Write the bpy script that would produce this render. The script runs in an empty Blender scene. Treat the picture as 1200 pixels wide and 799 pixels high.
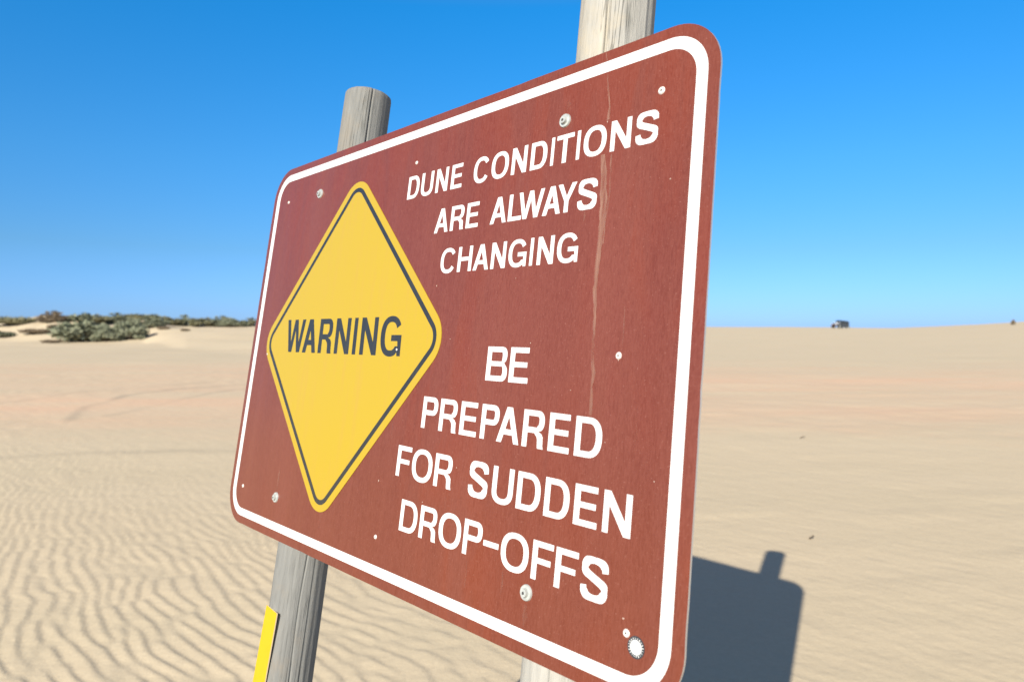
import bpy, bmesh, math, random
import numpy as np
from mathutils import Matrix, Vector
from mathutils.geometry import tessellate_polygon

S = bpy.context.scene
COL = S.collection

# ------------------------------------------------------------------ camera, world, sun, exposure
UNIT = 1.2192                      # width of the sign board in metres
CAMH = 1.0708 * UNIT
FPX = 829.42                       # focal length in pixels of the 1200 px wide photograph
PITCH = math.atan((386.0 - 350.36) / FPX)
SUN_AZ, SUN_EL = math.radians(-156.32), math.radians(28.75)

cam_d = bpy.data.cameras.new("camera")
cam = bpy.data.objects.new("camera", cam_d)
COL.objects.link(cam)
S.camera = cam
cam.location = (0, 0, CAMH)
cam.rotation_euler = (math.pi / 2 + PITCH, 0, 0)
cam_d.sensor_width = 36.0
cam_d.lens = 36.0 * FPX / 1200.0
cam_d.shift_y = -(399.5 - 350.36) / 1200.0
cam_d.clip_start = 0.05
cam_d.clip_end = 12000
cam_d.dof.use_dof = True
cam_d.dof.focus_distance = 0.98 * UNIT
cam_d.dof.aperture_fstop = 4.8

W = bpy.data.worlds.new("World")
S.world = W
W.use_nodes = True
wn = W.node_tree.nodes
sky = wn.new("ShaderNodeTexSky")
sky.sky_type = 'NISHITA'
sky.sun_disc = False
sky.sun_elevation = SUN_EL
sky.sun_rotation = SUN_AZ
sky.altitude = 0
sky.air_density = 1.0
sky.dust_density = 0.3
sky.ozone_density = 2.0
bg = wn["Background"]
bg.inputs["Strength"].default_value = 0.10
# deep clear desert blue low down, red added overhead to warm the shadow fill: the sky colour graded by elevation only, the same all round the horizon
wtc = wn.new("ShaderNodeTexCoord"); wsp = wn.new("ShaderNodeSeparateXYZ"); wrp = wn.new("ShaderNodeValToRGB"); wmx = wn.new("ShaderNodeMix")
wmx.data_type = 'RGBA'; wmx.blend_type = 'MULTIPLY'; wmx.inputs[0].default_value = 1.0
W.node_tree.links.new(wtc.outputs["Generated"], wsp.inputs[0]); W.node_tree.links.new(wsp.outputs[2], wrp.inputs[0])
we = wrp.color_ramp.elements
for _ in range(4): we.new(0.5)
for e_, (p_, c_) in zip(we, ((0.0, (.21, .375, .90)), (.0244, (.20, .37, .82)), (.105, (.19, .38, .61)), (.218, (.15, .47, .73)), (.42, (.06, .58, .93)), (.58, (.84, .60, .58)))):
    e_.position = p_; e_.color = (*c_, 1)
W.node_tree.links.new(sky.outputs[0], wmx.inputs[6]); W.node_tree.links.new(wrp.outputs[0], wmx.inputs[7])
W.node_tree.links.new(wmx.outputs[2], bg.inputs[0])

sun_d = bpy.data.lights.new("sun", 'SUN')
sun_d.energy = 4.2
sun_d.angle = math.radians(0.5)
sun_d.color = (1.0, 0.93, 0.82)
sun = bpy.data.objects.new("sun", sun_d)
COL.objects.link(sun)
sdir = Vector((math.cos(SUN_EL) * math.sin(SUN_AZ), math.cos(SUN_EL) * math.cos(SUN_AZ), math.sin(SUN_EL)))
sun.rotation_euler = sdir.to_track_quat('Z', 'Y').to_euler()
sun.location = (-3, -6, 6)

S.view_settings.view_transform = 'Standard'
S.view_settings.look = 'None'
S.view_settings.exposure = 1.12
S.view_settings.gamma = 1.0

# ------------------------------------------------------------------ helpers
def link(o, parent=None):
    COL.objects.link(o)
    if parent is not None:
        o.parent = parent
    return o

def tag(o, label=None, cat=None, group=None, kind=None):
    if label: o["label"] = label
    if cat: o["category"] = cat
    if group: o["group"] = group
    if kind: o["kind"] = kind
    return o

def empty(name, mat=None, loc=None):
    o = bpy.data.objects.new(name, None)
    o.empty_display_size = 0.1
    link(o)
    if mat is not None: o.matrix_world = mat
    if loc is not None: o.location = loc
    return o

def mesh_obj(name, verts, faces, mat, parent=None, smooth=False):
    me = bpy.data.meshes.new(name)
    me.from_pydata([tuple(v) for v in verts], [], faces)
    me.update()
    if mat: me.materials.append(mat)
    if smooth:
        me.polygons.foreach_set("use_smooth", [True] * len(me.polygons))
    o = bpy.data.objects.new(name, me)
    return link(o, parent)

def bm_obj(name, bm, mat, parent=None, smooth=False):
    me = bpy.data.meshes.new(name)
    bmesh.ops.recalc_face_normals(bm, faces=bm.faces)
    bm.to_mesh(me); bm.free()
    if mat: me.materials.append(mat)
    if smooth:
        me.polygons.foreach_set("use_smooth", [True] * len(me.polygons))
    o = bpy.data.objects.new(name, me)
    return link(o, parent)

def bevel_box(bm, lo, hi, bev=0.0, rot=None, seg=2):
    lo, hi = Vector(lo), Vector(hi)
    m = Matrix.Translation((lo + hi) / 2) @ (rot or Matrix.Identity(4)) @ Matrix.Diagonal(list(hi - lo) + [1])
    r = bmesh.ops.create_cube(bm, size=1, matrix=m)
    if bev > 0:
        es = list({e for v in r['verts'] for e in v.link_edges})
        bmesh.ops.bevel(bm, geom=es, offset=bev, segments=seg, affect='EDGES', profile=0.5)

def cyl(bm, p0, p1, r0, r1=None, n=20):
    p0, p1 = Vector(p0), Vector(p1)
    r1 = r0 if r1 is None else r1
    d = p1 - p0
    m = Matrix.Translation((p0 + p1) / 2) @ d.to_track_quat('Z', 'Y').to_matrix().to_4x4()
    bmesh.ops.create_cone(bm, cap_ends=True, segments=n, radius1=r0, radius2=r1, depth=d.length, matrix=m)

class NT:
    """Small wrapper for building node materials."""
    def __init__(self, name):
        self.m = bpy.data.materials.new(name)
        self.m.use_nodes = True
        self.t = self.m.node_tree
        self.b = self.t.nodes["Principled BSDF"]
        self.tc = self.t.nodes.new("ShaderNodeTexCoord")
    def n(self, kind, **kw):
        x = self.t.nodes.new(kind)
        for k, v in kw.items(): setattr(x, k, v)
        return x
    def l(self, a, b): self.t.links.new(a, b)
    def mapping(self, scale=(1, 1, 1), loc=(0, 0, 0), rot=(0, 0, 0), coord="Object"):
        mp = self.n("ShaderNodeMapping")
        mp.inputs["Scale"].default_value = scale
        mp.inputs["Location"].default_value = loc
        mp.inputs["Rotation"].default_value = rot
        self.l(self.tc.outputs[coord], mp.inputs[0])
        return mp.outputs[0]
    def noise(self, vec, scale=5, detail=4, rough=0.55, dist=0):
        x = self.n("ShaderNodeTexNoise")
        x.inputs["Scale"].default_value = scale
        x.inputs["Detail"].default_value = detail
        x.inputs["Roughness"].default_value = rough
        x.inputs["Distortion"].default_value = dist
        self.l(vec, x.inputs["Vector"])
        return x.outputs["Fac"]
    def ramp(self, fac, stops):
        x = self.n("ShaderNodeValToRGB")
        e = x.color_ramp.elements
        while len(e) < len(stops): e.new(0.5)
        for i, (p, c) in enumerate(stops):
            e[i].position = p
            e[i].color = (c, c, c, 1) if isinstance(c, (int, float)) else (*c, 1)
        self.l(fac, x.inputs[0])
        return x.outputs[0]
    def mix(self, fac, a, b, mode='MIX'):
        x = self.n("ShaderNodeMix", data_type='RGBA', blend_type=mode)
        for i, v in ((0, fac), (6, a), (7, b)):
            if hasattr(v, "is_linked"): self.l(v, x.inputs[i])
            elif i == 0: x.inputs[0].default_value = v
            else: x.inputs[i].default_value = (*v, 1)
        return x.outputs[2]
    def math(self, op, a, b=None, c=None, clamp=False):
        x = self.n("ShaderNodeMath", operation=op, use_clamp=clamp)
        for i, v in enumerate((a, b, c)):
            if v is None: continue
            if hasattr(v, "is_linked"): self.l(v, x.inputs[i])
            else: x.inputs[i].default_value = v
        return x.outputs[0]
    def bump(self, h, strength=0.3, dist=0.01, normal=None):
        x = self.n("ShaderNodeBump")
        x.inputs["Strength"].default_value = strength
        x.inputs["Distance"].default_value = dist
        self.l(h, x.inputs["Height"])
        if normal is not None: self.l(normal, x.inputs["Normal"])
        return x.outputs[0]
    def set(self, **kw):
        names = dict(color="Base Color", rough="Roughness", metal="Metallic", spec="Specular IOR Level",
                     normal="Normal", coat="Coat Weight", coatr="Coat Roughness", alpha="Alpha")
        for k, v in kw.items():
            i = self.b.inputs[names[k]]
            if hasattr(v, "is_linked"): self.l(v, i)
            elif isinstance(v, tuple): i.default_value = (*v, 1)
            else: i.default_value = v
        return self

def simple(name, color, rough=0.5, metal=0.0, spec=0.5, var=0.15, scale=8):
    t = NT(name)
    nz = t.noise(t.mapping(), scale, 5)
    k = t.ramp(nz, [(0.3, 1 - var), (0.7, 1.0)])
    t.set(color=t.mix(1.0, color, k, 'MULTIPLY'), rough=rough, metal=metal, spec=spec)
    return t.m

# ------------------------------------------------------------------ materials
def mat_sand():
    t = NT("sand")
    far = t.mapping((0.035, 0.16, 0.3), coord="Object")
    band = t.noise(far, 1.0, 4, 0.55, 0.4)
    mid = t.noise(t.mapping((0.25, 0.7, 1)), 1.0, 4, 0.6)
    sepp = t.n("ShaderNodeSeparateXYZ"); t.l(t.tc.outputs["Object"], sepp.inputs[0])
    patch = t.noise(t.mapping((0.5, 0.9, 1)), 1.0, 5, 0.65)
    yy = t.math('ADD', sepp.outputs[1], t.math('MULTIPLY', patch, 5.0))
    farf = t.math('MULTIPLY', t.math('MULTIPLY_ADD', yy, 0.28, -3.0, clamp=True), t.math('SUBTRACT', 1.0, t.math('MULTIPLY_ADD', yy, 0.075, -1.55, clamp=True)))
    farf = t.math('MULTIPLY_ADD', farf, 0.95, 0.10, clamp=True)
    c = t.mix(t.math('MULTIPLY', t.ramp(band, [(0.34, 0.0), (0.56, 1.0)]), farf), (0.480, 0.402, 0.268), (0.580, 0.388, 0.252))
    c = t.mix(t.ramp(mid, [(0.35, 0.0), (0.7, 0.75)]), c, (0.525, 0.430, 0.290))
    mt = t.noise(t.mapping((1, 1, 1)), 38, 5, 0.75)
    c = t.mix(t.ramp(mt, [(0.42, 0.16), (0.62, 0.0)]), c, (0.34, 0.27, 0.18))
    g = t.noise(t.mapping((1, 1, 1)), 420, 3, 0.7)
    c = t.mix(0.55, c, t.mix(1.0, c, t.ramp(g, [(0.3, 0.82), (0.7, 1.12)]), 'MULTIPLY'))
    # damp, darker speckles among trampled sand
    sp = t.noise(t.mapping((2.2, 1.6, 1)), 3.2, 5, 0.65)
    c = t.mix(t.ramp(sp, [(0.62, 0.0), (0.78, 0.28)]), c, (0.400, 0.318, 0.21))
    at = t.n("ShaderNodeAttribute", attribute_name="coarse")
    c = t.mix(at.outputs["Fac"], c, (0.20, 0.175, 0.135))
    fine = t.noise(t.mapping((1, 1, 1)), 260, 4, 0.65)
    # wind-combed relief for the ground past the modelled ripples
    wav = t.n("ShaderNodeTexWave", wave_type='BANDS', bands_direction='DIAGONAL')
    wav.inputs["Scale"].default_value = 2.3
    wav.inputs["Distortion"].default_value = 5.0
    wav.inputs["Detail"].default_value = 3.0
    wav.inputs["Detail Scale"].default_value = 0.8
    t.l(t.mapping((1, 1, 0.01)), wav.inputs[0])
    lump = t.noise(t.mapping((1, 1, 1)), 4.0, 6, 0.62)
    n1 = t.bump(fine, 0.35, 0.002)
    n2 = t.bump(lump, 0.35, 0.03, n1)
    n3 = t.bump(wav.outputs["Fac"], 0.05, 0.012, n2)
    t.set(color=c, rough=0.95, spec=0.15, normal=n3)
    return t.m

def mat_sign_brown():
    t = NT("faded_brown_sheeting")
    streak = t.noise(t.mapping((95, 40, 2.2)), 1.0, 5, 0.7)
    broad = t.noise(t.mapping((7, 7, 1.1)), 1.0, 4, 0.55)
    fleck = t.noise(t.mapping((60, 60, 60)), 6.0, 3, 0.7)
    blot = t.noise(t.mapping((2.2, 2.2, 2.2), loc=(3, 0, 1)), 1.0, 3, 0.5)
    base = (0.108, 0.022, 0.010)
    fade = (0.140, 0.036, 0.021)
    c = t.mix(t.ramp(streak, [(0.35, 0.0), (0.68, 0.45)]), base, fade)
    c = t.mix(t.ramp(broad, [(0.40, 0.0), (0.70, 0.65)]), c, (0.146, 0.039, 0.022))
    drip = t.noise(t.mapping((13, 13, 2.6), loc=(1, 5, 2)), 1.0, 5, 0.6, 0.8)
    both = t.math('MULTIPLY', t.ramp(blot, [(0.46, 0.0), (0.60, 1.0)]), t.ramp(drip, [(0.44, 0.0), (0.56, 0.85)]))
    c = t.mix(t.math('MULTIPLY', both, 0.60), c, (0.150, 0.025, 0.007))
    c = t.mix(t.ramp(fleck, [(0.62, 0.0), (0.74, 0.40)]), c, (0.25, 0.105, 0.08))
    weave = t.noise(t.mapping((520, 520, 75)), 1.0, 4, 0.7, 0.9)
    c = t.mix(t.ramp(weave, [(0.40, 0.0), (0.60, 0.35)]), c, (0.180, 0.055, 0.036))
    c = t.mix(t.ramp(weave, [(0.34, 0.35), (0.46, 0.0)]), c, (0.095, 0.019, 0.009))
    gloss_wear = t.noise(t.mapping((420, 420, 300)), 1.0, 2, 0.5)
    c = t.mix(t.ramp(gloss_wear, [(0.64, 0.0), (0.72, 0.40)]), c, (0.26, 0.12, 0.09))
    scour = t.noise(t.mapping((260, 260, 260)), 1.0, 2, 0.6)
    c = t.mix(t.ramp(scour, [(0.60, 0.0), (0.72, 0.35)]), c, (0.09, 0.018, 0.010))
    rgh = t.ramp(t.noise(t.mapping((40, 40, 3)), 1.0, 4), [(0.3, 0.30), (0.7, 0.42)])
    nb = t.bump(t.math('ADD', streak, t.math('MULTIPLY', weave, 0.5)), 0.10, 0.0012)
    t.set(color=c, rough=rgh, spec=0.38, normal=nb, coat=0.12, coatr=0.16)
    return t.m

def mat_print(name, color, dirt, amt=0.35, rough=0.38):
    t = NT(name)
    a = t.noise(t.mapping((50, 30, 5)), 1.0, 5, 0.65)
    b = t.noise(t.mapping((1, 1, 1)), 90, 4, 0.6)
    c = t.mix(t.ramp(a, [(0.5, 0.0), (0.8, amt)]), color, dirt)
    c = t.mix(t.ramp(b, [(0.68, 0.0), (0.76, amt)]), c, dirt)
    t.set(color=c, rough=rough, spec=0.5, coat=0.15, coatr=0.2)
    return t.m

def mat_wood(name, light, dark, warm):
    t = NT(name)
    g = t.noise(t.mapping((60, 60, 9)), 1.0, 8, 0.72, 0.9)
    g2 = t.noise(t.mapping((210, 210, 11)), 1.0, 5, 0.7, 0.4)
    p = t.noise(t.mapping((12, 12, 9)), 1.0, 6, 0.68)
    c = t.mix(t.ramp(g, [(0.30, 0.0), (0.68, 1.0)]), dark, light)
    c = t.mix(t.ramp(g2, [(0.34, 0.4), (0.46, 0.0)]), c, tuple(x * 0.6 for x in dark))
    ck = t.noise(t.mapping((75, 75, 2.0), loc=(7, 1, 3)), 1.0, 3, 0.5, 0.6)
    ckl = t.math('ABSOLUTE', t.math('SUBTRACT', ck, 0.5))
    gate = t.ramp(t.noise(t.mapping((14, 14, 5), loc=(2, 9, 4)), 1.0, 2, 0.5), [(0.50, 0.0), (0.60, 1.0)])
    crk = t.math('MULTIPLY', t.ramp(ckl, [(0.006, 1.0), (0.018, 0.0)]), gate)
    c = t.mix(t.math('MULTIPLY', crk, 0.75), c, tuple(x * 0.3 for x in dark))
    c = t.mix(t.ramp(p, [(0.5, 0.0), (0.7, 0.7)]), c, warm)
    k = t.noise(t.mapping((26, 26, 7), loc=(4, 2, 1)), 1.0, 4, 0.6)
    c = t.mix(t.ramp(k, [(0.60, 0.0), (0.72, 0.5)]), c, (0.085, 0.087, 0.075))
    h = t.math('SUBTRACT', t.math('ADD', g, g2), t.math('MULTIPLY', crk, 1.2))
    t.set(color=c, rough=0.9, spec=0.2, normal=t.bump(h, 0.45, 0.003))
    return t.m

M_SAND = mat_sand()
M_BROWN = mat_sign_brown()
M_WHITE = mat_print("white_reflective_print", (0.56, 0.56, 0.54), (0.42, 0.34, 0.30), 0.30)
M_YELLOW = mat_print("faded_yellow_sheeting", (0.345, 0.236, 0.009), (0.35, 0.210, 0.030), 0.6)
M_GREY = mat_print("weathered_black_print", (0.020, 0.020, 0.020), (0.07, 0.058, 0.04), 0.3)
M_ALU = simple("bare_aluminium_edge", (0.62, 0.60, 0.57), 0.45, 0.6)
M_ZINC = simple("weathered_zinc", (0.50, 0.52, 0.48), 0.5, 0.35, var=0.35, scale=140)
M_CRUST = simple("pale_rivet_paint", (0.68, 0.64, 0.58), 0.7, 0.0, var=0.4, scale=200)
M_DARK = simple("dark_recess", (0.045, 0.042, 0.038), 0.8)
M_BLACK = simple("black_print", (0.030, 0.034, 0.040), 0.5)
M_WOOD_L = mat_wood("weathered_grey_wood", (0.202, 0.199, 0.182), (0.140, 0.140, 0.130), (0.21, 0.180, 0.138))
M_WOOD_R = mat_wood("bleached_pale_wood", (0.345, 0.330, 0.290), (0.265, 0.255, 0.225), (0.37, 0.32, 0.235))
M_BATTEN = mat_wood("treated_batten_wood", (0.30, 0.27, 0.20), (0.20, 0.18, 0.13), (0.32, 0.28, 0.20))
M_MARKER = simple("bright_yellow_plastic", (0.46, 0.31, 0.001), 0.4, var=0.06, scale=30)
M_MARKER_EDGE = simple("pale_plate_edge", (0.72, 0.55, 0.34), 0.6)
M_TWIG = simple("dry_twig", (0.10, 0.075, 0.05), 0.9)

# ------------------------------------------------------------------ terrain
rng = np.random.default_rng(11)
def smooth(x): 
    x = np.clip(x, 0, 1); return x * x * (3 - 2 * x)

def value_noise(seed, n=256):
    g = np.random.default_rng(seed).random((n, n)) * 2 - 1
    def f(x, y):
        xi = np.floor(x).astype(int); yi = np.floor(y).astype(int)
        fx = x - xi; fy = y - yi
        fx = fx * fx * (3 - 2 * fx); fy = fy * fy * (3 - 2 * fy)
        a = g[xi % n, yi % n]; b = g[(xi + 1) % n, yi % n]
        c = g[xi % n, (yi + 1) % n]; d = g[(xi + 1) % n, (yi + 1) % n]
        return (a * (1 - fx) + b * fx) * (1 - fy) + (c * (1 - fx) + d * fx) * fy
    return f
VN = [value_noise(s) for s in (3, 7, 19, 31, 47)]

AX = np.array([-3.0, -1.2, -0.724, -0.65, -0.6, -0.52, -0.46, -0.36, 0.2, 0.28, 0.45, 0.54, 0.60, 0.66, 0.724, 0.95, 3.0])
YC = np.array([374, 372, 376, 372, 374, 375, 381, 381.5, 381.5, 383, 383.4, 384.6, 382.6, 380.2, 377, 374, 372.])
DC = np.array([95, 88, 84, 84, 86, 90, 96, 98, 150, 150, 150, 150, 150, 150, 150, 150, 150.])
D0 = np.array([66, 66, 66, 66, 66, 64, 45, 34, 30, 30, 30, 30, 30, 30, 30, 30, 30.])
def h_far(X, Y):
    Yp = np.maximum(Y, 1.0)
    a = np.clip(X / Yp, -3, 3)
    a = np.where(Y > 1.0, a, np.sign(X) * 3)
    yc = np.interp(a, AX, YC); dc = np.interp(a, AX, DC); d0 = np.interp(a, AX, D0)
    zc = CAMH + (386 - yc) / FPX * dc
    s = (Yp - d0) / (dc - d0)
    z = zc * smooth(s) * (s < 1) + np.where(s >= 1, zc - (zc + 3.0) * smooth((Yp - dc) / 70.0), 0)
    w = smooth((Yp - 24) / 40)
    z = z + w * (0.16 * VN[0](X * 0.11, Yp * 0.16) + 0.07 * VN[1](X * 0.35, Yp * 0.4)) * (1 - 0.75 * smooth((a - 0.0) / 0.2) * (s < 1.1))
    # hummocks among the shrubs on the left
    hm = np.clip((-0.44 - a) / 0.12, 0, 1) * smooth((Yp - 70) / 6)
    z = z + hm * (0.30 * VN[2](X * 0.22, Yp * 0.2) + 0.18 * VN[3](X * 0.6, Yp * 0.5))
    return np.where(Y > 1.0, z, 0)

def seg_dist(X, Y, pts):
    best = np.full(X.shape, 1e9)
    for (x0, y0), (x1, y1) in zip(pts[:-1], pts[1:]):
        dx, dy = x1 - x0, y1 - y0
        t = np.clip(((X - x0) * dx + (Y - y0) * dy) / (dx * dx + dy * dy), 0, 1)
        sgn = (X - x0) * (-dy) + (Y - y0) * dx
        d = np.hypot(X - x0 - t * dx, Y - y0 - t * dy) * np.sign(sgn)
        best = np.where(np.abs(d) < np.abs(best), d, best)
    return best

def pxg(x, y):                      # a pixel of the photograph on flat ground
    D = FPX * CAMH / (y - 386.0)
    return ((x - 600) / FPX * D, D)
TRACKS = [[pxg(88, 492), pxg(92, 483), pxg(108, 475), pxg(150, 464), pxg(205, 456), pxg(300, 448.5), pxg(420, 445)],
          [pxg(-120, 486), pxg(-40, 476), pxg(30, 469), pxg(75, 462), pxg(150, 455), pxg(260, 446)],
          [pxg(130, 487), pxg(165, 478), pxg(205, 470), pxg(262, 458), pxg(330, 450)],
          [pxg(-60, 540), pxg(40, 534), pxg(160, 529), pxg(300, 528), pxg(420, 532)],
          [pxg(820, 470), pxg(900, 477), pxg(1010, 482), pxg(1150, 480), pxg(1260, 474)],
          [pxg(840, 448), pxg(980, 452), pxg(1200, 446)]]
TAMP = [0.008, 0.006, 0.005, 0.008, 0.008, 0.012]
TDARK = [0.55, 0.28, 0.32, 0.22, 0.0, 0.0]

def ripple_field():
    """Band-limited directional noise: its phase gives ripple crests with natural forks and ends."""
    n, L = 1536, 15.36                      # 1 cm cells
    r = np.random.default_rng(5)
    F = np.fft.fft2(r.standard_normal((n, n)))
    k = np.fft.fftfreq(n, L / n)
    KX, KY = np.meshgrid(k, k, indexing='ij')
    kk = np.hypot(KX, KY) + 1e-9
    ang = np.arctan2(KY, KX)
    k0, a0 = 1 / 0.089, math.radians(44)
    da = (ang - a0 + math.pi) % (2 * math.pi) - math.pi
    H = np.exp(-((np.log(kk / k0)) / 0.14) ** 2 / 2 - (da / math.radians(11)) ** 2 / 2)
    A = np.fft.ifft2(F * H)
    return A / np.abs(A).mean(), n, L
RA, RN, RL = ripple_field()
def bil(A, x, y):
    xi = np.floor(x).astype(int); yi = np.floor(y).astype(int)
    fx = x - xi; fy = y - yi
    return ((A[xi % RN, yi % RN] * (1 - fx) + A[(xi + 1) % RN, yi % RN] * fx) * (1 - fy)
            + (A[xi % RN, (yi + 1) % RN] * (1 - fx) + A[(xi + 1) % RN, (yi + 1) % RN] * fx) * fy)

def h_near(X, Y):
    wx = X + 0.045 * VN[0](X * 2.3, Y * 2.3) + 0.004 * VN[2](X * 9, Y * 9) + 0.08 * VN[1](X * 0.9, Y * 0.9)
    wy = Y + 0.045 * VN[3](X * 2.3, Y * 2.3) + 0.004 * VN[4](X * 9, Y * 9) + 0.08 * VN[2](X * 0.9, Y * 0.9)
    wy = wy - 0.10 * np.clip(X + 0.3, -4.5, 0) ** 2            # the crests swing round towards the left
    c = bil(RA, wx / RL * RN + 4000, wy / RL * RN + 4000)
    ph = (np.angle(c) / (2 * math.pi)) % 1.0
    st = 0.86                                 # gentle windward face, short steep lee face
    saw = np.where(ph < st, ph / st, (1 - ph) / (1 - st))
    saw = smooth(saw) * 0.1 + saw * 0.9
    amp = np.clip(np.abs(c) / 0.8, 0, 1)
    a = X / np.maximum(Y, 1)
    place = 0.26 + 0.74 * smooth((0.18 - a) / 0.5)
    place = place * (0.72 + 0.42 * VN[4](X * 0.7, Y * 0.7))
    fade = smooth((Y - 0.6) / 1.0) * (1 - smooth((Y - 5.2) / 5.5))
    z = saw * 0.0086 * amp * place * fade
    # broad second-order ripples at the right, and trampled little bumps further out
    z = z + 0.006 * np.maximum(0, VN[1](X * 0.9 + Y * 0.3, Y * 3.1 - X * 0.6)) * smooth((X - 0.4) / 0.8) * fade
    tr = smooth((Y - 4.8) / 3) * (1 - smooth((Y - 24) / 12)) * smooth((0.1 - a) / 0.3)
    z = z + tr * (0.010 * VN[3](X * 4.5, Y * 3.4) + 0.007 * VN[0](X * 9.3, Y * 6.1)) * (0.45 + 0.55 * VN[2](X * 0.4, Y * 0.25))
    tr2 = smooth((Y - 6) / 4) * (1 - smooth((Y - 60) / 30)) * smooth((a - 0.1) / 0.2)
    z = z + tr2 * (0.006 * VN[3](X * 1.2, Y * 1.6) + 0.006 * VN[0](X * 3.3, Y * 3.1))
    z = z + 0.02 * VN[0](X * 0.35, Y * 0.35) * smooth((Y - 4.5) / 5)
    for pts, am in zip(TRACKS, TAMP):
        d = seg_dist(X, Y, pts)
        wob = d + 0.05 * VN[1](X * 2, Y * 2)
        z = z + am * np.exp(-(wob / np.where(wob > 0, 0.13, 0.60)) ** 2) * (0.75 + 0.35 * VN[4](X * 1.5, Y * 1.5))
    return z

def height(X, Y):
    X = np.asarray(X, float); Y = np.asarray(Y, float)
    return h_far(X, Y) + h_near(X, Y)

def build_ground():
    ys = [-2500, -1200, -500, -200, -80, -35, -15, -7, -3, -1.2, 0.0, 0.6, 1.0, 1.3, 1.55, 1.75]
    y = 1.85
    while y < 175:
        ys.append(y)
        y += min(0.0105 * (max(y, 2.2) / 2.4) ** 1.12, 0.6)
    st = 0.8
    while y < 4500:
        ys.append(y); st *= 1.22; y += st
    ys = np.array(ys)
    ts = np.arange(0, 478) * 0.0115
    t = ts[-1]; st = 0.0115; out = list(ts)
    while t < 900:
        st *= 1.16; t += st; out.append(t)
    ts = np.array(out); ts = np.concatenate([-ts[:0:-1], ts])
    sc = (np.maximum(ys, 2.0) / 2.4) ** 0.86
    X = ts[:, None] * sc[None, :]
    X = X + 0 * ys[None, :]
    Yg = np.repeat(ys[None, :], len(ts), 0)
    Z = height(X, Yg)
    nx, ny = X.shape
    co = np.stack([X, Yg, Z], -1).reshape(-1, 3)
    i, j = np.meshgrid(np.arange(nx - 1), np.arange(ny - 1), indexing='ij')
    v = (i * ny + j).ravel()
    q = np.stack([v, v + ny, v + ny + 1, v + 1], 1).astype(np.int32)
    me = bpy.data.meshes.new("ground")
    me.vertices.add(len(co)); me.vertices.foreach_set("co", co.ravel())
    me.loops.add(q.size); me.loops.foreach_set("vertex_index", q.ravel())
    me.polygons.add(len(q))
    me.polygons.foreach_set("loop_start", np.arange(0, q.size, 4, dtype=np.int32))
    me.polygons.foreach_set("use_smooth", np.ones(len(q), bool))
    me.update(); me.validate()
    me.materials.append(M_SAND)
    # coarse dark grains swept into the old wheel tracks
    dk = np.zeros(X.shape)
    for pts, am in zip(TRACKS, TDARK):
        if am == 0: continue
        d = seg_dist(X, Yg, pts) + 0.06 * VN[1](X * 2, Yg * 2)
        dk = np.maximum(dk, am * np.exp(-(d / 0.11) ** 2) * np.clip(0.7 + 0.6 * VN[2](X * 1.1, Yg * 1.1), 0, 1))
    at = me.attributes.new("coarse", 'FLOAT', 'POINT'); at.data.foreach_set("value", dk.ravel().astype(np.float32))
    o = bpy.data.objects.new("ground", me)
    link(o)
    tag(o, "pale beige wind-rippled dune sand stretching to the ridge", kind="structure")
    return o
build_ground()

# ------------------------------------------------------------------ the sign
# rotation of the board found from the photograph: columns u (right), v (down), w (away)
p_r = np.array([-0.18027695, 0.81662393, 0.03512166]); p_t = np.array([-0.47252347, -0.25301718, 1.43555583])
HH = 0.67379
def rod(r):
    t = np.linalg.norm(r); k = r / t
    K = np.array([[0, -k[2], k[1]], [k[2], 0, -k[0]], [-k[1], k[0], 0]])
    return np.eye(3) + math.sin(t) * K + (1 - math.cos(t)) * K @ K
F_ = np.array([0, math.cos(PITCH), math.sin(PITCH)]); U_ = np.array([0, -math.sin(PITCH), math.cos(PITCH)])
CW = np.stack([np.array([1., 0, 0]), -U_, F_], 1)
RW = CW @ rod(p_r); TW = CW @ p_t
def uvw(u, v, w=0.0):               # sign coordinates (board widths) to world metres
    return (TW + RW @ np.array([u, v, w])) * UNIT + np.array([0, 0, CAMH])
org = uvw(0.5, HH)
MS = Matrix(((RW[0, 0], RW[0, 2], -RW[0, 1], org[0]), (RW[1, 0], RW[1, 2], -RW[1, 1], org[1]),
             (RW[2, 0], RW[2, 2], -RW[2, 1], org[2]), (0, 0, 0, 1)))
MSI = MS.inverted()
def L(u, v, w=0.0):                 # sign coordinates to the sign's local metres
    return Vector(((u - 0.5) * UNIT, w * UNIT, (HH - v) * UNIT))

sign = empty("warning_sign", MS)
tag(sign, "brown and white metal dune warning sign with yellow WARNING diamond, bolted across two wooden posts", "sign")

def rrect(u0, v0, u1, v1, r, n=14):
    pts = []
    for cx, cy, a0 in ((u1 - r, v0 + r, -90), (u1 - r, v1 - r, 0), (u0 + r, v1 - r, 90), (u0 + r, v0 + r, 180)):
        for i in range(n + 1):
            a = math.radians(a0 + 90 * i / n)
            pts.append((cx + r * math.cos(a), cy + r * math.sin(a)))
    return pts

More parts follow.
